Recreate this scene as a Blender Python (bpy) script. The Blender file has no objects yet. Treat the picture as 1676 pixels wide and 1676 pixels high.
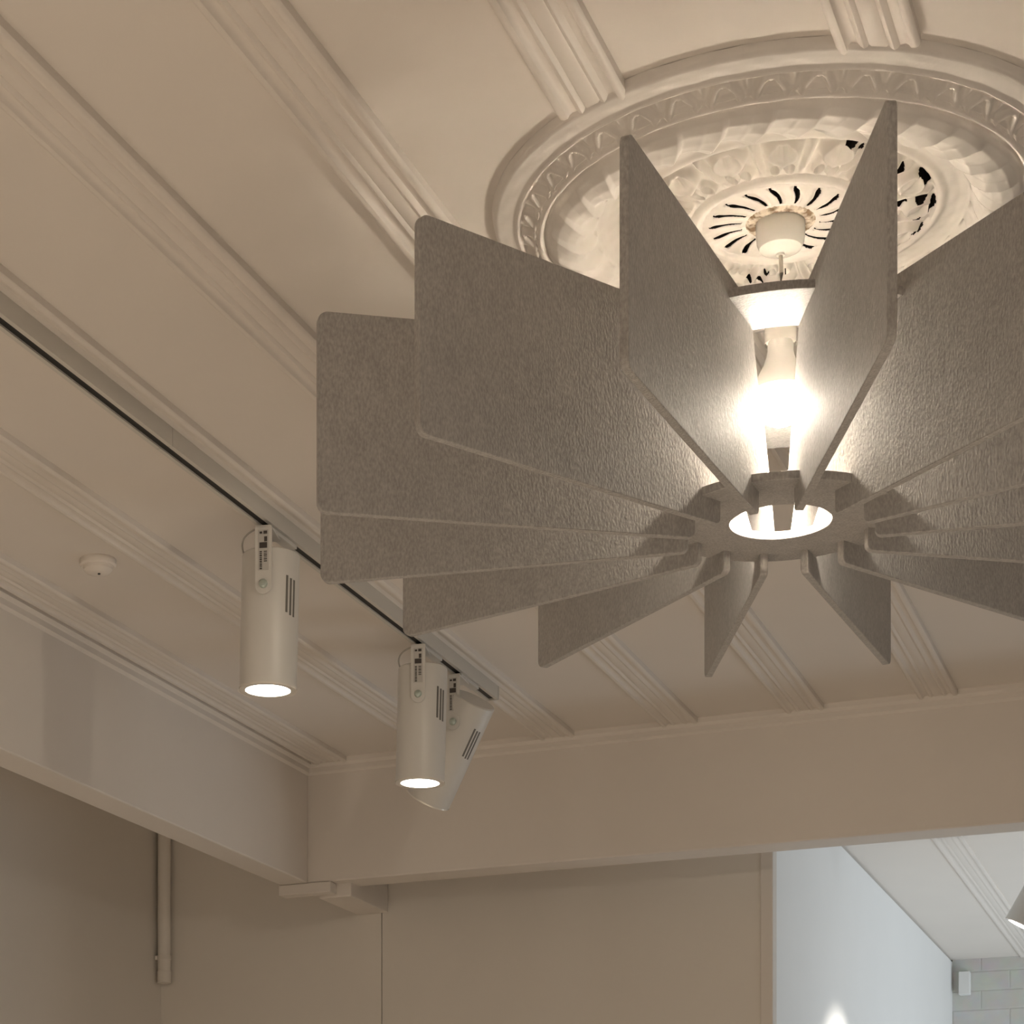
import bpy, bmesh, math, random
import numpy as np
from mathutils import Vector, Matrix

random.seed(4)
S = bpy.context.scene
C = S.collection
PI = math.pi
EYE = 1.6
TH = 0.419                                   # heading of the ceiling battens
ZC = EYE + 1.216                             # ceiling height
UX, UY = math.sin(TH), math.cos(TH)          # along the battens, away from the camera
VX, VY = -math.cos(TH), math.sin(TH)         # across the battens, to the left
def W(u, v, z=0.0): return Vector((u*UX + v*VX, u*UY + v*VY, z))
PX, PY = 0.5333, 2.44                        # pendant axis

# ------------------------------------------------------------------ materials
def mat(name, col, rough=0.7, metal=0.0, noise=0.0, nscale=40.0, bump=0.0, bscale=60.0, spec=0.5, emit=None, estr=0.0, coat=0.0):
    m = bpy.data.materials.new(name); m.use_nodes = True
    nt = m.node_tree; b = nt.nodes['Principled BSDF']
    b.inputs['Base Color'].default_value = (*col, 1)
    b.inputs['Roughness'].default_value = rough
    b.inputs['Metallic'].default_value = metal
    b.inputs['Specular IOR Level'].default_value = spec
    b.inputs['Coat Weight'].default_value = coat; b.inputs['Coat Roughness'].default_value = 0.30
    tc = nt.nodes.new('ShaderNodeTexCoord')
    if noise > 0:
        n = nt.nodes.new('ShaderNodeTexNoise'); n.inputs['Scale'].default_value = nscale
        n.inputs['Detail'].default_value = 6
        nt.links.new(tc.outputs['Object'], n.inputs['Vector'])
        r = nt.nodes.new('ShaderNodeMapRange')
        r.inputs['From Min'].default_value = 0.25; r.inputs['From Max'].default_value = 0.75
        r.inputs['To Min'].default_value = 1 - noise; r.inputs['To Max'].default_value = 1 + noise
        nt.links.new(n.outputs['Fac'], r.inputs['Value'])
        mx = nt.nodes.new('ShaderNodeMix'); mx.data_type = 'RGBA'; mx.blend_type = 'MULTIPLY'
        mx.inputs['Factor'].default_value = 1
        mx.inputs['A'].default_value = (*col, 1)
        nt.links.new(r.outputs['Result'], mx.inputs['B'])
        nt.links.new(mx.outputs['Result'], b.inputs['Base Color'])
    if bump > 0:
        n2 = nt.nodes.new('ShaderNodeTexNoise'); n2.inputs['Scale'].default_value = bscale
        n2.inputs['Detail'].default_value = 5
        nt.links.new(tc.outputs['Object'], n2.inputs['Vector'])
        bp = nt.nodes.new('ShaderNodeBump'); bp.inputs['Strength'].default_value = bump
        bp.inputs['Distance'].default_value = 0.002
        nt.links.new(n2.outputs['Fac'], bp.inputs['Height'])
        nt.links.new(bp.outputs['Normal'], b.inputs['Normal'])
    if emit:
        b.inputs['Emission Color'].default_value = (*emit, 1)
        b.inputs['Emission Strength'].default_value = estr
    return m

M = {}
PAINT = (0.745, 0.690, 0.632)
M['ceiling'] = mat('ceiling_paint', PAINT, 0.75, noise=0.02, nscale=3, bump=0.05, bscale=25)
M['trim'] = mat('batten_paint', PAINT, 0.6, noise=0.015, nscale=8, spec=0.4)
M['plaster'] = mat('plaster_paint', (0.75, 0.705, 0.655), 0.65, noise=0.03, nscale=40, bump=0.12, bscale=120)
M['wall'] = mat('wall_paint', (0.75, 0.70, 0.635), 0.8, noise=0.02, nscale=4, bump=0.05, bscale=30)
M['white_wall'] = mat('white_wall_paint', (0.80, 0.80, 0.79), 0.7, noise=0.015, nscale=4)
M['hole_shade'] = mat('dark_recess', (0.012, 0.009, 0.007), 0.95, spec=0.1)  # near-black colour painted in as the shade inside the rose's holes and slots
M['floor'] = mat('floor_boards', (0.56, 0.50, 0.43), 0.5, noise=0.15, nscale=12)
M['white_metal'] = mat('white_powder_coat', (0.62, 0.60, 0.565), 0.42, spec=0.5, coat=0.25)
M['white_gloss'] = mat('glossy_white_plastic', (0.78, 0.75, 0.69), 0.18, spec=0.5)
M['track'] = mat('track_paint', (0.60, 0.57, 0.52), 0.4)
M['black'] = mat('black_slot', (0.012, 0.011, 0.010), 0.5)
M['vent'] = mat('vent_dark', (0.15, 0.14, 0.125), 0.7)
M['screw'] = mat('green_zinc_screw', (0.50, 0.57, 0.52), 0.3, metal=0.6)
M['chrome'] = mat('bezel_glass', (0.80, 0.76, 0.70), 0.15, metal=0.15)
M['label'] = mat('label_paper', (0.50, 0.48, 0.45), 0.7)
M['ink'] = mat('label_ink', (0.06, 0.05, 0.045), 0.7)
M['cable'] = mat('grey_cable', (0.35, 0.33, 0.30), 0.5)
M['cord'] = mat('textile_cord', (0.50, 0.45, 0.38), 0.8)
M['lens'] = mat('lit_lens', (0.9, 0.9, 0.9), 0.3, emit=(1.0, 0.93, 0.84), estr=9.0)
def globe_material():
    # LED globe: the diffuser shines mostly downwards, away from its collar
    m = bpy.data.materials.new('lit_bulb_globe'); m.use_nodes = True
    nt = m.node_tree; b = nt.nodes['Principled BSDF']; N = nt.nodes.new; L = nt.links.new
    b.inputs['Emission Color'].default_value = (1.0, 0.88, 0.72, 1)
    tc = N('ShaderNodeTexCoord'); sp = N('ShaderNodeSeparateXYZ'); L(tc.outputs['Object'], sp.inputs['Vector'])
    r = N('ShaderNodeMapRange'); r.interpolation_type = 'SMOOTHSTEP'
    r.inputs['From Min'].default_value = GLOBE_Z - .003; r.inputs['From Max'].default_value = GLOBE_Z - .021
    r.inputs['To Min'].default_value = 8.0; r.inputs['To Max'].default_value = 840.0
    L(sp.outputs['Z'], r.inputs['Value']); L(r.outputs['Result'], b.inputs['Emission Strength'])
    return m
GLOBE_Z = 1.0005 - (1.216 - 0.016)            # height of the globe's widest line in the lamp's own frame
M['globe'] = globe_material()
M['bulb_base'] = mat('bulb_body_plastic', (0.86, 0.84, 0.80), 0.35)
M['box'] = mat('box_plastic', (0.78, 0.78, 0.76), 0.5)

def felt_material():
    m = bpy.data.materials.new('grey_felt'); m.use_nodes = True
    nt = m.node_tree; b = nt.nodes['Principled BSDF']; N = nt.nodes.new; L = nt.links.new
    b.inputs['Roughness'].default_value = 0.68
    b.inputs['Specular IOR Level'].default_value = 0.22
    b.inputs['Sheen Weight'].default_value = 0.12
    b.inputs['Sheen Roughness'].default_value = 0.5
    tc = N('ShaderNodeTexCoord')
    mp = N('ShaderNodeMapping'); mp.inputs['Scale'].default_value = (1, 1, 0.45)
    L(tc.outputs['Object'], mp.inputs['Vector'])
    n1 = N('ShaderNodeTexNoise'); n1.inputs['Scale'].default_value = 420; n1.inputs['Detail'].default_value = 4
    n2 = N('ShaderNodeTexNoise'); n2.inputs['Scale'].default_value = 90; n2.inputs['Detail'].default_value = 6
    L(mp.outputs['Vector'], n1.inputs['Vector']); L(mp.outputs['Vector'], n2.inputs['Vector'])
    a = N('ShaderNodeMath'); a.operation = 'ADD'
    a2 = N('ShaderNodeMath'); a2.operation = 'MULTIPLY'; a2.inputs[1].default_value = 0.5
    a1 = N('ShaderNodeMath'); a1.operation = 'MULTIPLY'; a1.inputs[1].default_value = 1.5
    L(n1.outputs['Fac'], a1.inputs[0]); L(n2.outputs['Fac'], a2.inputs[0]); L(a1.outputs[0], a.inputs[0]); L(a2.outputs[0], a.inputs[1])
    cr = N('ShaderNodeValToRGB')
    cr.color_ramp.elements[0].position = 0.38; cr.color_ramp.elements[0].color = (0.330, 0.314, 0.300, 1)
    cr.color_ramp.elements[1].position = 0.66; cr.color_ramp.elements[1].color = (0.460, 0.442, 0.422, 1)
    h = N('ShaderNodeMath'); h.operation = 'MULTIPLY'; h.inputs[1].default_value = 0.5
    L(a.outputs[0], h.inputs[0]); L(h.outputs[0], cr.inputs['Fac'])
    L(cr.outputs['Color'], b.inputs['Base Color'])
    bp = N('ShaderNodeBump'); bp.inputs['Strength'].default_value = 0.35; bp.inputs['Distance'].default_value = 0.001
    L(a.outputs[0], bp.inputs['Height']); L(bp.outputs['Normal'], b.inputs['Normal'])
    return m
M['felt'] = felt_material()

def brick_material():
    m = bpy.data.materials.new('painted_brick'); m.use_nodes = True
    nt = m.node_tree; b = nt.nodes['Principled BSDF']; N = nt.nodes.new; L = nt.links.new
    b.inputs['Roughness'].default_value = 0.75
    tc = N('ShaderNodeTexCoord')
    br = N('ShaderNodeTexBrick'); br.inputs['Scale'].default_value = 1.0
    br.inputs['Brick Width'].default_value = 0.19; br.inputs['Row Height'].default_value = 0.066
    br.inputs['Mortar Size'].default_value = 0.004; br.inputs['Mortar Smooth'].default_value = 0.6
    br.inputs['Color1'].default_value = (0.70, 0.69, 0.66, 1); br.inputs['Color2'].default_value = (0.66, 0.65, 0.61, 1)
    br.inputs['Mortar'].default_value = (0.655, 0.645, 0.61, 1)
    L(tc.outputs['UV'], br.inputs['Vector'])
    n = N('ShaderNodeTexNoise'); n.inputs['Scale'].default_value = 18; n.inputs['Detail'].default_value = 6
    L(tc.outputs['UV'], n.inputs['Vector'])
    mx = N('ShaderNodeMix'); mx.data_type = 'RGBA'; mx.blend_type = 'MULTIPLY'; mx.inputs['Factor'].default_value = 0.25
    L(br.outputs['Color'], mx.inputs['A']); L(n.outputs['Color'], mx.inputs['B'])
    L(mx.outputs['Result'], b.inputs['Base Color'])
    ad = N('ShaderNodeMath'); ad.operation = 'MULTIPLY_ADD'; ad.inputs[1].default_value = -1.0
    L(br.outputs['Fac'], ad.inputs[0]); L(n.outputs['Fac'], ad.inputs[2])
    bp = N('ShaderNodeBump'); bp.inputs['Strength'].default_value = 0.45; bp.inputs['Distance'].default_value = 0.004
    L(ad.outputs[0], bp.inputs['Height']); L(bp.outputs['Normal'], b.inputs['Normal'])
    return m
M['brick'] = brick_material()

def stained_plaster():
    # plaster at the hub of the rose, with the brown stain of its own shape round the cable hole
    m = bpy.data.materials.new('stained_plaster'); m.use_nodes = True
    nt = m.node_tree; b = nt.nodes['Principled BSDF']; N = nt.nodes.new; L = nt.links.new
    b.inputs['Roughness'].default_value = 0.7
    tc = N('ShaderNodeTexCoord')
    n = N('ShaderNodeTexNoise'); n.inputs['Scale'].default_value = 95; n.inputs['Detail'].default_value = 5
    L(tc.outputs['Object'], n.inputs['Vector'])
    cr = N('ShaderNodeValToRGB')
    cr.color_ramp.elements[0].position = 0.36; cr.color_ramp.elements[0].color = (0.24, 0.16, 0.09, 1)
    cr.color_ramp.elements[1].position = 0.56; cr.color_ramp.elements[1].color = (0.70, 0.62, 0.51, 1)
    L(n.outputs['Fac'], cr.inputs['Fac']); L(cr.outputs['Color'], b.inputs['Base Color'])
    return m
M['stain'] = stained_plaster()

# ------------------------------------------------------------------ mesh helpers
def obj(name, bm, material, parent=None, smooth=None, bevel=0.0, bseg=2):
    me = bpy.data.meshes.new(name)
    bmesh.ops.recalc_face_normals(bm, faces=bm.faces[:])
    bm.to_mesh(me); bm.free()
    for m in (material if isinstance(material, (list, tuple)) else [material]): me.materials.append(m)
    if smooth is not None:
        me.polygons.foreach_set('use_smooth', [True]*len(me.polygons))
        me.set_sharp_from_angle(angle=math.radians(smooth))
    o = bpy.data.objects.new(name, me); C.objects.link(o)
    if bevel > 0:
        md = o.modifiers.new('edge', 'BEVEL'); md.width = bevel; md.segments = bseg; md.limit_method = 'ANGLE'
        md.angle_limit = math.radians(40)
    if parent: o.parent = parent
    return o
def tag(o, label=None, cat=None, group=None, kind=None):
    if label: o['label'] = label
    if cat: o['category'] = cat
    if group: o['group'] = group
    if kind: o['kind'] = kind
    return o
def struct(o): o['kind'] = 'structure'; return o
def empty(name, loc, rz=0.0):
    o = bpy.data.objects.new(name, None); C.objects.link(o)
    o.location = loc; o.rotation_euler = (0, 0, rz); o.empty_display_size = 0.05
    return o
def add_box(bm, x0, x1, y0, y1, z0, z1, mtx=None):
    vs = [bm.verts.new((x, y, z)) for z in (z0, z1) for y in (y0, y1) for x in (x0, x1)]
    for f in ((0, 2, 3, 1), (4, 5, 7, 6), (0, 1, 5, 4), (2, 6, 7, 3), (0, 4, 6, 2), (1, 3, 7, 5)):
        bm.faces.new([vs[i] for i in f])
    if mtx is not None: bmesh.ops.transform(bm, matrix=mtx, verts=vs)
    return vs
def uvbox(u0, u1, v0, v1, z0, z1):
    bm = bmesh.new(); R = Matrix.Rotation(-TH, 4, 'Z')
    add_box(bm, -v1, -v0, u0, u1, z0, z1, R)
    return bm
def lathe(bm, prof, n=64, cx=0.0, cy=0.0, mtx=None, closed=False):
    rings = []; allv = []
    for r, z in prof:
        if r < 1e-6: ring = [bm.verts.new((cx, cy, z))]
        else: ring = [bm.verts.new((cx + r*math.cos(2*PI*i/n), cy + r*math.sin(2*PI*i/n), z)) for i in range(n)]
        rings.append(ring); allv += ring
    pairs = list(zip(rings, rings[1:]))
    if closed: pairs.append((rings[-1], rings[0]))
    for a, b in pairs:
        if len(a) == 1 and len(b) == 1: continue
        for i in range(n):
            j = (i+1) % n
            if len(a) == 1: bm.faces.new((a[0], b[i], b[j]))
            elif len(b) == 1: bm.faces.new((a[i], a[j], b[0]))
            else: bm.faces.new((a[i], a[j], b[j], b[i]))
    if mtx is not None: bmesh.ops.transform(bm, matrix=mtx, verts=allv)
    return allv
def tube(bm, pts, r, n=10):
    pts = [Vector(p) for p in pts]; rings = []
    for i, p in enumerate(pts):
        d = (pts[min(i+1, len(pts)-1)] - pts[max(i-1, 0)]).normalized()
        a = d.cross(Vector((0, 0, 1)))
        if a.length < 1e-4: a = d.cross(Vector((1, 0, 0)))
        a.normalize(); b = d.cross(a)
        rings.append([bm.verts.new(p + r*(math.cos(2*PI*k/n)*a + math.sin(2*PI*k/n)*b)) for k in range(n)])
    for A, B in zip(rings, rings[1:]):
        for k in range(n): bm.faces.new((A[k], A[(k+1) % n], B[(k+1) % n], B[k]))
    bm.faces.new(rings[0]); bm.faces.new(rings[-1])
def prism(bm, poly, y0, y1, mtx=None):
    # polygon in the x-z plane, extruded along y
    A = [bm.verts.new((x, y0, z)) for x, z in poly]; B = [bm.verts.new((x, y1, z)) for x, z in poly]
    n = len(poly); bm.faces.new(A); bm.faces.new(B[::-1])
    for i in range(n): bm.faces.new((A[i], B[i], B[(i+1) % n], A[(i+1) % n]))
    if mtx is not None: bmesh.ops.transform(bm, matrix=mtx, verts=A+B)
def round_poly(pts, rad, seg=6):
    out = []; n = len(pts)
    for i, p in enumerate(pts):
        r = rad[i] if isinstance(rad, (list, tuple)) else rad
        p = Vector(p); a = Vector(pts[i-1]); b = Vector(pts[(i+1) % n])
        if r <= 0: out.append(tuple(p)); continue
        da = (a-p).normalized(); db = (b-p).normalized()
        ang = da.angle(db); t = r/math.tan(ang/2); c = p + (da+db).normalized()*(r/math.sin(ang/2))
        s = p + da*t - c; e = p + db*t - c
        th0 = math.atan2(s.y, s.x); th1 = math.atan2(e.y, e.x); d = (th1-th0+PI) % (2*PI) - PI
        for k in range(seg+1):
            q = th0 + d*k/seg; out.append((c.x + r*math.cos(q), c.y + r*math.sin(q)))
    return out

# ------------------------------------------------------------------ the setting
U_BACK, V_LEFT, V_RIGHT, U_FRONT, U_FAR = 4.78, 2.475, -2.6, -1.6, 7.98
U_BEAM, V_BEAM = 4.525, 1.978
ZB = EYE + 0.948
bm = uvbox(U_FRONT, U_FAR+0.1, V_RIGHT, V_LEFT+0.1, ZC, ZC+0.08)
struct(obj('ceiling', bm, M['ceiling']))
struct(obj('floor', uvbox(U_FRONT, U_FAR+0.1, V_RIGHT, V_LEFT+0.1, -0.08, 0.0), M['floor']))
struct(obj('wall_left', uvbox(U_FRONT, U_BACK, V_LEFT, V_LEFT+0.1, 0.0, ZC), M['wall']))
# back wall: two boards meeting in a fine joint
bm = uvbox(U_BACK, U_BACK+0.03, 1.905, V_LEFT+0.1, 0.0, ZC)
bm2 = uvbox(U_BACK+0.002, U_BACK+0.03, 1.026, 1.9035, 0.0, ZC)
me_t = bpy.data.meshes.new('t'); bm2.to_mesh(me_t); bm.from_mesh(me_t); bm2.free()
struct(obj('wall_back', bm, M['wall']))
struct(obj('trim_1', uvbox(U_BACK-0.006, U_BACK+0.034, 1.003, 1.030, 0.0, ZC), M['trim'], bevel=0.002))    # jamb of the opening
struct(obj('wall_passage', uvbox(U_BACK+0.02, U_FAR+0.1, 1.057, 1.16, 0.0, ZC-0.007), M['white_wall']))
# brick wall at the end of the passage
bm = bmesh.new()
uvl = bm.loops.layers.uv.new('UVMap')
p = [W(U_FAR, 1.057, 0), W(U_FAR, V_RIGHT, 0), W(U_FAR, V_RIGHT, ZC), W(U_FAR, 1.057, ZC)]
q = [W(U_FAR+0.1, 1.057, 0), W(U_FAR+0.1, V_RIGHT, 0), W(U_FAR+0.1, V_RIGHT, ZC), W(U_FAR+0.1, 1.057, ZC)]
vp = [bm.verts.new(x) for x in p]; vq = [bm.verts.new(x) for x in q]
fr = bm.faces.new(vp)
for l, uvc in zip(fr.loops, [(0, 0), (3.66, 0), (3.66, ZC), (0, ZC)]): l[uvl].uv = uvc
bm.faces.new(vq[::-1])
for i in range(4): bm.faces.new((vp[i], vp[(i+1) % 4], vq[(i+1) % 4], vq[i]))
struct(obj('wall_far', bm, M['brick']))

# dropped beams
bv = 0.003
struct(obj('beam_left', uvbox(U_FRONT, U_BEAM, V_BEAM, V_BEAM+0.068, ZB, ZC), M['trim'], bevel=bv))
struct(obj('beam_back', uvbox(U_BEAM, U_BEAM+0.085, V_RIGHT, V_BEAM+0.068, ZB, ZC), M['trim'], bevel=bv))
# short beam from the corner to the back wall, with the plate under the corner
struct(obj('beam_stub', uvbox(U_BEAM+0.032, U_BACK, 1.888, 1.965, ZB-0.030, ZB+0.10), M['trim'], bevel=0.002))
struct(obj('trim_2', uvbox(U_BEAM-0.005, U_BEAM+0.032, 1.922, 2.047, ZB-0.024, ZB-0.0005), M['trim'], bevel=0.002))
# small cornice along the beams
def cornice(name, along_u):
    prof = [(0, 0), (0.013, 0), (0.013, 0.010), (0.009, 0.014), (0.006, 0.016), (0.006, 0.026), (0.0, 0.031)]
    bm = bmesh.new()
    if along_u:
        A = [bm.verts.new(W(U_FRONT, V_BEAM-d, ZC-z)) for d, z in prof]; B = [bm.verts.new(W(U_BEAM, V_BEAM-d, ZC-z)) for d, z in prof]
    else:
        A = [bm.verts.new(W(U_BEAM-d, V_RIGHT, ZC-z)) for d, z in prof]; B = [bm.verts.new(W(U_BEAM-d, V_BEAM, ZC-z)) for d, z in prof]
    n = len(prof); bm.faces.new(A); bm.faces.new(B)
    for i in range(n): bm.faces.new((A[i], A[(i+1) % n], B[(i+1) % n], B[i]))
    struct(obj(name, bm, M['trim']))
cornice('trim_3', False)
cornice('trim_4', True)

# moulded battens
BP = [(0, 0), (0, .0105), (.002, .0132), (.0055, .0142), (.009, .0132), (.011, .0095), (.014, .0072), (.019, .0075), (.0215, .0105),
      (.0245, .0118), (.0275, .0105), (.029, .0085), (.031, .0100), (.044, .0100), (.046, .0085), (.0475, .0105), (.0505, .0118), (.0535, .0105),
      (.056, .0075), (.061, .0072), (.064, .0095), (.066, .0132), (.0695, .0142), (.073, .0132), (.075, .0105), (.075, 0)]
def batten(name, v_right, u0, u1, k=1.0):
    bm = bmesh.new()
    A = [bm.verts.new(W(u0, v_right+s, ZC-d*k)) for s, d in BP]; B = [bm.verts.new(W(u1, v_right+s, ZC-d*k)) for s, d in BP]
    n = len(BP); bm.faces.new(A); bm.faces.new(B)
    for i in range(n): bm.faces.new((A[i], A[(i+1) % n], B[(i+1) % n], B[i]))
    struct(obj(name, bm, M['trim'], smooth=38))
UE = U_BEAM - 0.012
tn = 5
spans = []
for vr in (-0.97, -0.71, -0.455, -0.20, 0.06): spans.append((vr, U_FRONT, UE))
spans += [(0.318, U_FRONT, 2.183), (0.332, 2.70, UE), (0.597, U_FRONT, 2.172), (0.587, 2.725, UE)]
for vr in (0.846, 1.102, 1.363, 1.616, 1.880): spans.append((vr, U_FRONT, UE))
for vr in (0.757, 0.50, 0.24): spans.append((vr, U_BEAM+0.09, U_FAR))
for vr, a, b in spans:
    batten('trim_%d' % tn, vr, a, b, 0.45 if a > U_BEAM else 0.9); tn += 1

# ------------------------------------------------------------------ ceiling rose
def frac(x): return x - np.floor(x)
def gs(x, s): return np.exp(-(x/s)**2)
base_prof = np.array([(0, .027), (.030, .027), (.034, .0275), (.036, .0255), (.040, .0255), (.078, .0245), (.084, .0240), (.0875, .0275), (.092, .0290),
    (.0955, .0265), (.098, .0220), (.130, .0190), (.162, .0170), (.165, .0205), (.169, .0220), (.172, .0205), (.176, .0180), (.188, .0175), (.197, .0200), (.203, .0265),
    (.2115, .0375), (.221, .0432), (.231, .0432), (.242, .0400), (.250, .0338), (.2535, .0275), (.256, .0255), (.2585, .0295), (.261, .0305), (.2635, .0285),
    (.265, .0255), (.282, .0150), (.2835, .0165), (.286, .0180), (.2885, .0165), (.2905, .0142), (.300, .0130), (.3085, .0112), (.3122, .0080), (.3138, .0003)])
def rose_height(r, t):
    # wreath of overlapping leaves: slanting blades with raised edges, tips to the centre
    w = np.clip((r-.200)/.0535, 0, 1)
    p = frac(32*t/(2*PI) - .90*(1-(1-w)**1.7))
    saw = np.where(p < .87, (p/.87)**1.7, (1-p)/.13)
    m = (r > .200) & (r < .2535)
    tip = np.where(r < .226, .0075*(saw-.45)*np.clip((.226-r)/.012, 0, 1), 0)*np.clip((r-.1985)/.003, 0, 1)
    d = np.interp(r+tip, base_prof[:, 0], base_prof[:, 1])
    pit = np.zeros_like(r, dtype=bool)
    slot = np.zeros_like(r, dtype=bool)
    env = np.sin(PI*np.clip(w, 0, 1)**.75)**.8*(1-.55*w)
    d = d + np.where(m, (.0082*saw - .0030 + .0009*gs(p-.45, .06))*env, 0)
    # leaf and dart band
    m = (r > .2645) & (r < .2830)
    w = np.clip((r-.2645)/.0185, 0, 1); env = np.clip(np.minimum(w*6, (1-w)*5), 0, 1)
    u = 2*(frac(38*t/(2*PI))-.5); au = np.abs(u)
    c = .08 + .66*(1-w)**.85
    rel = .0085*gs(au-c, .17) - .0022*gs(au-c, .06) + .0045*gs(au-1, .13)*w + .0045*gs(u, .10)*(w > .70) - .0032
    rel = rel + .0040*gs(w-.10-.10*au**2, .08)
    d = d + np.where(m, rel*env, 0)
    # pierced acanthus ring
    m = (r > .0985) & (r < .1635)
    w = np.clip((r-.0985)/.065, 0, 1); k = np.floor(16*t/(2*PI)).astype(int) % 16
    u = frac(16*t/(2*PI))-.5; au = np.abs(u)
    env = np.clip(np.minimum(w, 1-w)*9, 0, 1)
    dd = np.sqrt((u/.29)**2 + ((w-.73)/.225)**2)                 # round lobe with a hollow middle
    de = np.sqrt(((au-.17)/.13)**2 + ((w-.27)/.17)**2)           # pair of small curls below it
    rel = (.0100*np.exp(-(dd/1.05)**4) + .0060*gs(dd-.92, .22) - .0105*np.exp(-(((u)/.17)**2+((w-.83)/.13)**2))
           + .0045*gs(u, .05)*np.exp(-((w-.80)/.14)**2)
           + .0065*gs(de-.85, .28) - .0030*np.exp(-(de/.45)**2)
           + .0065*gs(.5-au, .075)/(1+np.exp(-(w-.22)*20)) - .0030*gs(au-.40, .05)
           + .0040*np.exp(-((u/.07)**2+((w-.40)/.16)**2)))
    d = d + np.where(m, rel*env, 0)
    rk = np.random.RandomState(3).rand(16, 4)
    side = (u > 0).astype(int)
    deg = np.degrees((t + PI) % (2*PI) - PI)
    openz = ((deg > 12) & (deg < 140)) | ((deg < -72) & (deg > -130)) | (np.abs(deg) > 165)
    wob = .03*np.sin(23*t+40*r) + .02*np.sin(57*t)
    h1 = ((au-.37+wob)/.095)**2 + ((w-.76-wob)/.105)**2 < 1
    h2 = ((au-.26+wob)/.065)**2 + ((w-.40+wob)/.13)**2 < 1
    h3 = ((u)/.24)**2 + ((w-.945)/.050)**2 < 1
    ph = m & openz & ((h1 & (rk[k, side] > .25)) | (h2 & (rk[k, 2] > .50)) | (h3 & (rk[k, 3] > .40)))
    pit |= ph
    # curved vent slots
    m = (r > .0430) & (r < .0765)
    w = np.clip((r-.0430)/.0335, 0, 1)
    tt = t + .16*(w**1.5) + .03
    off = (frac(18*tt/(2*PI))-.5)*2*PI/18*r
    hw = (.0009 + .0020*w**.8)*np.sqrt(np.clip(1-np.clip((w-.80)/.20, 0, 1)**2, 0, 1))
    slot = m & (np.abs(off) < hw)
    pit |= slot
    d = np.where(m, d + .0018*gs(np.abs(off)-hw-.0018, .0016), d)
    # faint hand-painted unevenness
    d = d + .0004*np.sin(37*t+90*r)*np.sin(260*r+5*np.sin(3*t))
    d = np.where(pit, .0012, d)
    return d, pit, slot
rose = empty('ceiling_rose', (PX, PY, ZC))
tag(rose, 'round cream plaster ceiling rose with leaf wreath and pierced vents above the pendant lamp', 'ceiling rose')
def rose_part(name, r0, r1, nr, nt, materials, matf=None):
    rr = np.linspace(r0, r1, nr+1); tt = np.linspace(0, 2*PI, nt, endpoint=False)
    Rg, Tg = np.meshgrid(rr, tt, indexing='ij')
    d, pit, slot = rose_height(Rg, Tg)
    x = Rg*np.sin(Tg); y = -Rg*np.cos(Tg)
    co = np.stack([x, y, -d], -1).reshape(-1, 3)
    i, j = np.meshgrid(np.arange(nr), np.arange(nt), indexing='ij'); jn = (j+1) % nt
    F = np.stack([i*nt+j, (i+1)*nt+j, (i+1)*nt+jn, i*nt+jn], -1).reshape(-1, 4)
    me = bpy.data.meshes.new(name)
    me.from_pydata(co.tolist(), [], F.tolist())
    for m_ in materials: me.materials.append(m_)
    pf = pit.reshape(-1)[F].any(1)
    idx = np.where(pf, 1, 0)
    if matf is not None:
        c = co[F].mean(1); idx = np.where(matf(c) & ~pf, 2, idx)
    me.polygons.foreach_set('material_index', idx.astype(np.int32))
    me.polygons.foreach_set('use_smooth', [True]*len(me.polygons))
    me.update()
    me.set_sharp_from_angle(angle=math.radians(50))
    # make the surface face the room
    bmx = bmesh.new(); bmx.from_mesh(me)
    bmx.faces.ensure_lookup_table()
    if bmx.faces[0].normal.z > 0: bmesh.ops.reverse_faces(bmx, faces=bmx.faces[:])
    bmx.to_mesh(me); bmx.free()
    o = bpy.data.objects.new(name, me); C.objects.link(o); o.parent = rose
    return o
PLS = [M['plaster'], M['hole_shade'], M['stain']]
rose_part('outer_rim', .2835, .3138, 22, 360, PLS)
rose_part('leaf_and_dart_band', .2560, .2835, 32, 1216, PLS)
rose_part('leaf_wreath', .1985, .2560, 52, 1536, PLS)
rose_part('cove', .1650, .1985, 20, 240, PLS)
tag(rose_part('acanthus_ring', .0980, .1650, 70, 1280, PLS), 'pierced acanthus ring with dark holes')
tag(rose_part('vent_rosette', .0, .0980, 84, 864, PLS, lambda c: (np.hypot(c[:, 0], c[:, 1]) < .0375)), 'vent rosette with curved dark slots and a brown stained hub')

# ------------------------------------------------------------------ pendant lamp
R_F, Z_T, Z_B = 0.517, EYE+1.048, EYE+0.8377
PH0 = -0.2564
pend = empty('pendant_lamp', (PX, PY, ZC-0.016))
tag(pend, 'large grey felt pendant lamp with fourteen radial fins around a lit bulb', 'pendant lamp')
Z0 = ZC-0.016
def zl(z): return z - Z0
T = 0.0088
fin_poly = round_poly([(R_F, zl(Z_B)), (R_F, zl(Z_T)), (.124, zl(Z_T)), (.122, zl(EYE+1.020)), (.058, zl(EYE+.8722)), (.100, zl(EYE+.8722)), (.100, zl(Z_B))],
                      [.011, .011, .002, .0, .001, .0, .007], 7)
bmf = bmesh.new(); prism(bmf, fin_poly, -T/2, T/2)
fin0 = obj('fin', bmf, M['felt'], pend, bevel=.0009)
for k in range(14):
    a = PH0 + (k-.5)*2*PI/14
    if k == 0: f_ = fin0
    else:
        f_ = fin0.copy(); C.objects.link(f_); f_.parent = pend
    # local +x -> (sin a, -cos a)
    f_.rotation_euler = (0, 0, a - PI/2)
bm = bmesh.new()
lathe(bm, [(.124, zl(EYE+1.023)), (.210, zl(EYE+1.023)), (.210, zl(EYE+1.0322)), (.124, zl(EYE+1.0322))], 140, closed=True)
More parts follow.
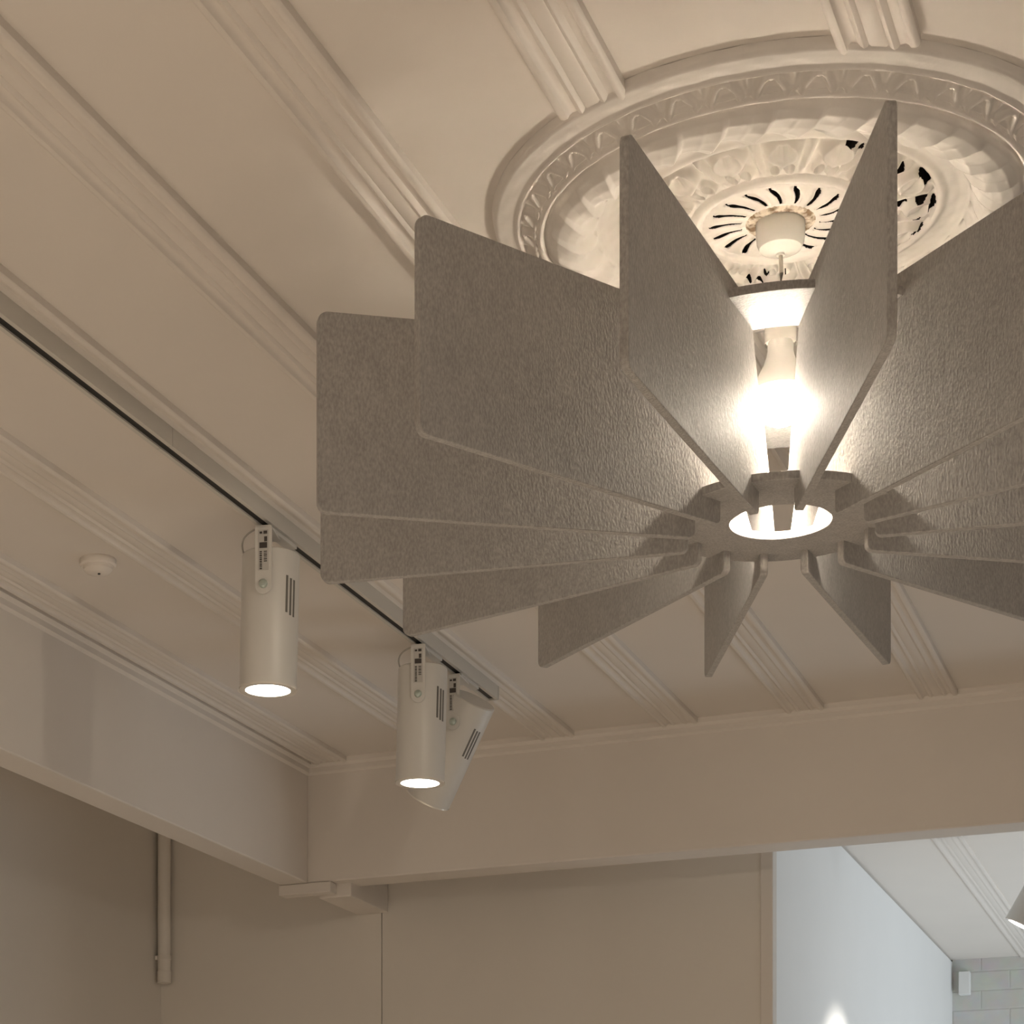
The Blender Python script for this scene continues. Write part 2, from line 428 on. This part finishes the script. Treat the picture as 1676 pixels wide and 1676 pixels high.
obj('upper_ring', bm, M['felt'], pend, smooth=40, bevel=.0008)
bm = bmesh.new()
lathe(bm, [(.0548, zl(EYE+.8625)), (.1287, zl(EYE+.8625)), (.1287, zl(EYE+.8718)), (.0548, zl(EYE+.8718))], 140, closed=True)
obj('lower_ring', bm, M['felt'], pend, smooth=40, bevel=.0008)
bm = bmesh.new()
e = EYE
lathe(bm, [(0, zl(e+1.060)), (.0125, zl(e+1.060)), (.0138, zl(e+1.058)), (.0138, zl(e+1.050)), (.0150, zl(e+1.044)), (.0185, zl(e+1.034)), (.0235, zl(e+1.024)), (.0285, zl(e+1.013)), (.0300, zl(e+1.006)), (0, zl(e+1.006))], 48)
base = obj('bulb', bm, M['bulb_base'], pend, smooth=40)
bm = bmesh.new()
pr = [(.0298, zl(e+1.0065))]
for i in range(1, 17):
    q = -PI/2*i/16
    pr.append((.0300*math.cos(q) if i < 16 else 0.0, zl(e+.9985) + .0300*math.sin(q)))
lathe(bm, pr, 48)
g = obj('bulb_globe', bm, M['globe'], base, smooth=180); tag(g, 'glowing round globe of the bulb')
bm = bmesh.new()
lathe(bm, [(0, zl(e+1.061)), (.0165, zl(e+1.061)), (.0172, zl(e+1.0575)), (.0172, zl(e+1.090)), (.0140, zl(e+1.096)), (.0130, zl(e+1.108)), (.006, zl(e+1.114)), (0, zl(e+1.114))], 48)
obj('lamp_holder', bm, M['white_gloss'], pend, smooth=35)
bm = bmesh.new(); tube(bm, [(0, 0, zl(e+1.112)), (.001, 0, zl(e+1.135)), (.0, 0, zl(e+1.160))], .0022)
obj('cord', bm, M['cord'], pend, smooth=60)
bm = bmesh.new()
lathe(bm, [(0, zl(e+1.1895)), (.0262, zl(e+1.1895)), (.0266, zl(e+1.188)), (.0264, zl(e+1.178)), (.0255, zl(e+1.168)), (.0228, zl(e+1.1615)), (.018, zl(e+1.1588)), (.007, zl(e+1.1575)), (.0045, zl(e+1.156)), (.0045, zl(e+1.154)), (0, zl(e+1.154))], 56)
tag(obj('ceiling_cup', bm, M['white_gloss'], pend, smooth=35), 'glossy white ceiling cup')

# ------------------------------------------------------------------ lighting track
TV = 1.4005                                   # centre of the track
ZT0, ZT1 = EYE+1.180, ZC-0.0095
HW = 0.0125
U_END = 4.09
track = empty('lighting_track', W(1.0, TV, ZT1), -TH)
tag(track, 'long grey lighting track with a black slot fixed along the ceiling batten at left', 'lighting track')
def tl(u): return u-1.0
h0 = ZT0-ZT1
def track_piece(a, b):
    bm = bmesh.new()
    sec = [(-HW, 0), (-HW, h0), (-.0060, h0), (-.0060, h0+.010), (.0060, h0+.010), (.0060, h0), (HW, h0), (HW, 0)]
    prism(bm, sec, tl(a), tl(b)); return bm
UJ = 2.715
obj('rail', track_piece(U_FRONT+.2, UJ-.0006), M['track'], track)
obj('rail', track_piece(UJ+.0006, U_END), M['track'], track)
bm = bmesh.new(); add_box(bm, -.0059, .0059, tl(U_FRONT+.2), tl(U_END-.002), h0+.0025, h0+.0095)
obj('slot', bm, M['black'], track)
bm = bmesh.new(); add_box(bm, -HW-.0006, HW+.0006, tl(U_END), tl(U_END)+.006, h0-.0006, 0)
obj('end_cap', bm, M['track'], track, bevel=.001)

# ------------------------------------------------------------------ track spotlights
R_H = 0.0435; L_H = 0.203
def spotlight(name, loc, rz, label, group, lit=True):
    """local frame: origin at the slot, +x right, +y away along the track, -z down; head aims down"""
    t = empty(name, loc, rz); tag(t, label, 'spotlight', group)
    bm = bmesh.new(); add_box(bm, -.0085, .0085, -.012, .085, -.0065, .0)
    obj('adapter', bm, M['white_metal'], t, bevel=.001)
    bm = bmesh.new(); lathe(bm, [(0, -.006), (.011, -.006), (.011, -.012), (0, -.012)], 32, 0, .004)
    obj('stem', bm, M['white_metal'], t, smooth=40)
    return t
def head_parts(t, pivot, tilt_m, plate_az):
    """yoke, housing and the rest; housing hangs at pivot and is turned by tilt_m about it"""
    ca, sa = math.cos(plate_az), math.sin(plate_az)
    # yoke: bar across the top and one flat arm down the side to the pivot
    Rz = Matrix.Translation((pivot[0], pivot[1], 0)) @ Matrix.Rotation(plate_az, 4, 'Z')
    bm = bmesh.new()
    add_box(bm, -.0125, .0125, -(R_H+.0060), .016, -.0140, -.0110, Rz)
    arm = round_poly([(-.0128, -.0105), (.0128, -.0105), (.0128, -.113), (-.0128, -.113)], [.003, .003, .0125, .0125], 8)
    prism(bm, arm, -(R_H+.0060), -(R_H+.0030), Rz)
    yoke = obj('yoke', bm, M['white_metal'], t, bevel=.0006)
    # sticker on the arm with its worn print
    bm = bmesh.new(); add_box(bm, -.0080, .0080, -(R_H+.00645), -(R_H+.0060), -.078, -.0175, Rz)
    st_ = obj('sticker', bm, M['label'], yoke); tag(st_, 'grey paper sticker with worn dark print')
    bm = bmesh.new()
    rs = random.Random(7)
    yb0, yb1 = -(R_H+.0068), -(R_H+.00645)
    for (x0, x1, z0, z1) in ((-.0055, -.0015, -.0235, -.0205), (.0005, .006, -.024, -.0195), (-.0058, .006, -.0450, -.0365), (.0015, .006, -.0355, -.028)):
        add_box(bm, x0, x1, yb0, yb1, z0, z1, Rz)
    z = -.0495
    while z > -.075:
        h = rs.uniform(.0012, .0028)
        add_box(bm, -.0055, -.0018, yb0, yb1, z-h, z, Rz)
        if z > -.065: add_box(bm, .0008, .0058, yb0, yb1, z-h*.8, z, Rz)
        z -= h+.0011
    obj('print', bm, M['ink'], yoke)
    # pivot screw
    bm = bmesh.new()
    RS = Rz @ Matrix.Translation((0, -(R_H+.0060), -.098)) @ Matrix.Rotation(PI/2, 4, 'X')
    lathe(bm, [(0, .0050), (.0045, .0046), (.0062, .003), (.0066, 0), (0, 0)], 24, mtx=RS)
    tag(obj('pivot_screw', bm, M['screw'], t, smooth=40), 'greenish metal screw')
    # housing
    H = Matrix.Translation((pivot[0], pivot[1], -.098)) @ tilt_m
    zt, zb = .058, .058-L_H
    bm = bmesh.new()
    lathe(bm, [(0, zt), (R_H-.002, zt), (R_H, zt-.002), (R_H, zb+.002), (R_H-.0008, zb), (R_H-.0035, zb), (R_H-.0040, zb+.003), (R_H-.0050, zb+.012), (0, zb+.012)], 72, mtx=H)
    hs = obj('housing', bm, M['white_metal'], t, smooth=35)
    for i, (az, dz) in enumerate(((.82, 0), (.99, -.003), (1.16, -.004))):
        bm = bmesh.new()
        a2 = plate_az + az*1.0
        Q = H @ Matrix.Rotation(a2, 4, 'Z')
        add_box(bm, -.0019, .0019, -(R_H+.0004), -(R_H-.004), -.037+dz, .018+dz, Q)
        obj('vent_slot', bm, M['vent'], hs)
    bm = bmesh.new()
    for i in range(3):
        Q = H @ Matrix.Rotation(plate_az + PI + .62+.18*i, 4, 'Z')
        add_box(bm, -.0019, .0019, -(R_H+.0004), -(R_H-.004), -.037, .018, Q)
    obj('rear_vents', bm, M['vent'], hs)
    bm = bmesh.new()
    lathe(bm, [(R_H+.0003, zb+.0022), (R_H+.0003, zb-.0006), (R_H-.0092, zb-.0002), (R_H-.0092, zb+.0022)], 64, mtx=H, closed=True)
    obj('bezel', bm, M['chrome'], hs, smooth=40)
    bm = bmesh.new(); lathe(bm, [(0, zb-.0004), (R_H-.0115, zb-.0004), (R_H-.0093, zb+.0008), (R_H-.0096, zb+.0040), (0, zb+.0040)], 48, mtx=H)
    tag(obj('lens', bm, M['lens'], t, smooth=60), 'glowing round lens')
    # feed cable from yoke to the back of the housing
    p0 = Rz @ Vector((-.010, -.045, -.0135)); p3 = H @ Vector((-.036*ca, -.020, zt-.002))
    p1 = p0 + Vector((-.022, 0, -.006)); p2 = p3 + Vector((-.006, -.006, .020))
    pts = []
    for i in range(13):
        s = i/12
        pts.append((1-s)**3*p0 + 3*s*(1-s)**2*p1 + 3*s*s*(1-s)*p2 + s**3*p3)
    bm = bmesh.new(); tube(bm, pts, .0014, 8)
    obj('cable', bm, M['cable'], t, smooth=60)
    return H
G = 'spotlights on the lighting track'
SPV = TV
def slot_pt(u): return W(u, SPV, ZT0)
AZ = TH - 0.20                                # yoke arm faces the camera, a little to the left
sp1 = spotlight('track_spotlight', slot_pt(3.058), -TH, 'leftmost white track spotlight, hanging straight down on its own', G)
head_parts(sp1, (0.0, .004), Matrix.Rotation(math.radians(1.5), 4, 'Y'), AZ)
# the second head is a copy of the first with its parts
def copy_tree(o, parent=None):
    c = o.copy(); C.objects.link(c)
    if parent: c.parent = parent
    for ch in list(o.children): copy_tree(ch, c)
    return c
sp2 = copy_tree(sp1)
sp2.location = slot_pt(3.705)
tag(sp2, 'white track spotlight hanging straight down in front of the tilted one', 'spotlight', G)
sp3 = spotlight('track_spotlight', slot_pt(3.905), -TH, 'tilted white track spotlight behind an upright one, nearest the track end', G)
# aim of the tilted head: down, left and away
def aim(dirv):
    d = Vector(dirv).normalized(); zax = -d
    x = Vector((1, 0, 0)); x = (x - zax*x.dot(zax)).normalized(); y = zax.cross(x)
    return Matrix((x, y, zax)).transposed().to_4x4()
def local_dir(wd): return Matrix.Rotation(TH, 3, 'Z') @ Vector(wd)
head_parts(sp3, (0.0, .004), aim(local_dir((-.42, .50, -.88))), AZ-0.15)
# a spotlight beyond the opening, at the right edge of the picture
sp4 = spotlight('track_spotlight', Vector((1.892, 5.57, EYE+1.192)), -TH, 'white spotlight in the bright passage beyond the opening, aimed at the white wall', None)
bm = bmesh.new(); lathe(bm, [(0, 0), (.030, 0), (.030, .0238), (0, .0238)], 40)
obj('mount', bm, M['white_metal'], sp4, smooth=40)
head_parts(sp4, (0.0, .004), aim(local_dir((-.45, .18, -.86))), AZ)

# ------------------------------------------------------------------ smoke detector, conduit, wall box
sd = empty('smoke_detector', W(3.17, 1.756, ZC)); tag(sd, 'small round smoke detector on the ceiling near the left beam', 'smoke detector')
bm = bmesh.new(); lathe(bm, [(0, 0), (.029, 0), (.030, -.003), (.0295, -.009), (.027, -.0115), (0, -.0115)], 48)
obj('base', bm, M['ceiling'], sd, smooth=35)
bm = bmesh.new(); lathe(bm, [(0, -.011), (.024, -.011), (.0235, -.017), (.019, -.0215), (.010, -.0235), (0, -.024)], 48)
obj('dome', bm, M['ceiling'], sd, smooth=35)
bm = bmesh.new(); lathe(bm, [(0, -.0228), (.0022, -.0228), (.0022, -.0252), (0, -.0252)], 16, .002, -.004)
obj('indicator', bm, M['black'], sd)

pc = W(4.752, 2.452, 0)
pp = empty('conduit_pipe', (pc.x, pc.y, EYE+.786)); tag(pp, 'thin painted pipe running down the corner under the left beam', 'pipe')
bm = bmesh.new(); lathe(bm, [(0, 0), (.0140, 0), (.0155, .002), (.0155, .40), (0, .40)], 28)
obj('pipe', bm, M['wall'], pp, smooth=40)
bm = bmesh.new(); lathe(bm, [(.0155, .0), (.0168, .0), (.0168, .028), (.0155, .028)], 28, closed=True)
obj('coupling', bm, M['wall'], pp, smooth=40)
for zc_ in (.055,):
    bm = bmesh.new(); lathe(bm, [(.0155, zc_), (.0172, zc_), (.0172, zc_+.010), (.0155, zc_+.010)], 28, closed=True)
    add_box(bm, -.022, -.014, -.004, .004, zc_, zc_+.010)
    obj('clip', bm, M['wall'], pp, smooth=40)

wb = empty('wall_box', W(7.98, 1.010, EYE+1.130)); wb.rotation_euler = (0, 0, -TH)
tag(wb, 'small white box on the painted brick wall at the end of the passage', 'box')
bm = bmesh.new(); add_box(bm, -.022, .016, -.035, 0, -.040, .040)
obj('case', bm, M['box'], wb, bevel=.004)
bm = bmesh.new(); add_box(bm, -.021, .015, -.038, -.035, -.039, .039)
obj('cover', bm, M['box'], wb, bevel=.002)

# ------------------------------------------------------------------ light
# spot beams of the heads
P_SPOT = 145
def spot(loc, direction, power, angle, col, blend=.6, r=.03):
    l = bpy.data.lights.new('spot_beam', 'SPOT'); l.energy = power; l.spot_size = math.radians(angle); l.spot_blend = blend
    l.color = col; l.shadow_soft_size = r
    o = bpy.data.objects.new('spot_beam', l); C.objects.link(o); o.location = loc
    o.rotation_euler = Vector(direction).to_track_quat('-Z', 'Y').to_euler()
    return o
WARM = (1.0, .90, .78)
for u in (3.058, 3.705):
    spot(W(u+.004, TV, ZT0-.26), (0, 0, -1), 22, 70, WARM)
# unseen spots added over the floor so its bounce lights the ceiling
for u, v in ((-1.1, 1.4), (.2, 1.5), (-1.1, .2), (.2, -.2), (1.2, -.6), (1.3, 1.4), (-.9, -1.7), (.7, -1.7)):
    spot(W(u, v, ZC-.26), (0, 0, -1), P_SPOT, 84, WARM)
spot(Vector((1.80, 5.60, EYE+.93)), (-.48, .20, -.85), 14, 82, (1, .93, .84), blend=.35)
# unseen area light added for cool daylight in the passage, aimed upward
al = bpy.data.lights.new('passage_daylight_fill', 'AREA'); al.shape = 'RECTANGLE'; al.size = 2.0; al.size_y = 1.6
al.spread = math.radians(120); al.energy = 27; al.color = (.80, .91, 1.0)
ao = bpy.data.objects.new('passage_daylight_fill', al); C.objects.link(ao)
p_a = W(6.5, -1.7, .9); ao.location = p_a
ao.rotation_euler = (W(7.1, .7, 2.8) - p_a).to_track_quat('-Z', 'Z').to_euler()

w = bpy.data.worlds.new('World'); S.world = w; w.use_nodes = True
nt = w.node_tree; bg = nt.nodes['Background']
tc = nt.nodes.new('ShaderNodeTexCoord'); sx = nt.nodes.new('ShaderNodeSeparateXYZ')
nt.links.new(tc.outputs['Generated'], sx.inputs['Vector'])
cr = nt.nodes.new('ShaderNodeValToRGB')
cr.color_ramp.elements[0].position = 0.0; cr.color_ramp.elements[0].color = (.60, .53, .45, 1)
cr.color_ramp.elements[1].position = 1.0; cr.color_ramp.elements[1].color = (.92, .86, .78, 1)
mr = nt.nodes.new('ShaderNodeMapRange'); mr.inputs['From Min'].default_value = -1; mr.inputs['From Max'].default_value = 1
nt.links.new(sx.outputs['Z'], mr.inputs['Value']); nt.links.new(mr.outputs['Result'], cr.inputs['Fac'])
nt.links.new(cr.outputs['Color'], bg.inputs['Color'])
bg.inputs['Strength'].default_value = 0.22

# ------------------------------------------------------------------ camera
cam = bpy.data.cameras.new('Camera'); co_ = bpy.data.objects.new('Camera', cam); C.objects.link(co_)
co_.location = (0, 0, EYE); co_.rotation_euler = (PI/2, 0, 0)
cam.sensor_width = 36; cam.sensor_fit = 'HORIZONTAL'; cam.lens = 36*3654.6/1676
cam.shift_x = (838-478.7)/1676; cam.shift_y = (2147.0-838)/1676
cam.clip_start = .05
S.camera = co_
S.view_settings.view_transform = 'Standard'; S.view_settings.look = 'None'
S.view_settings.exposure = 0.06; S.view_settings.gamma = 1.0
S.view_settings.use_curve_mapping = False
S.cycles.sample_clamp_indirect = 0.0
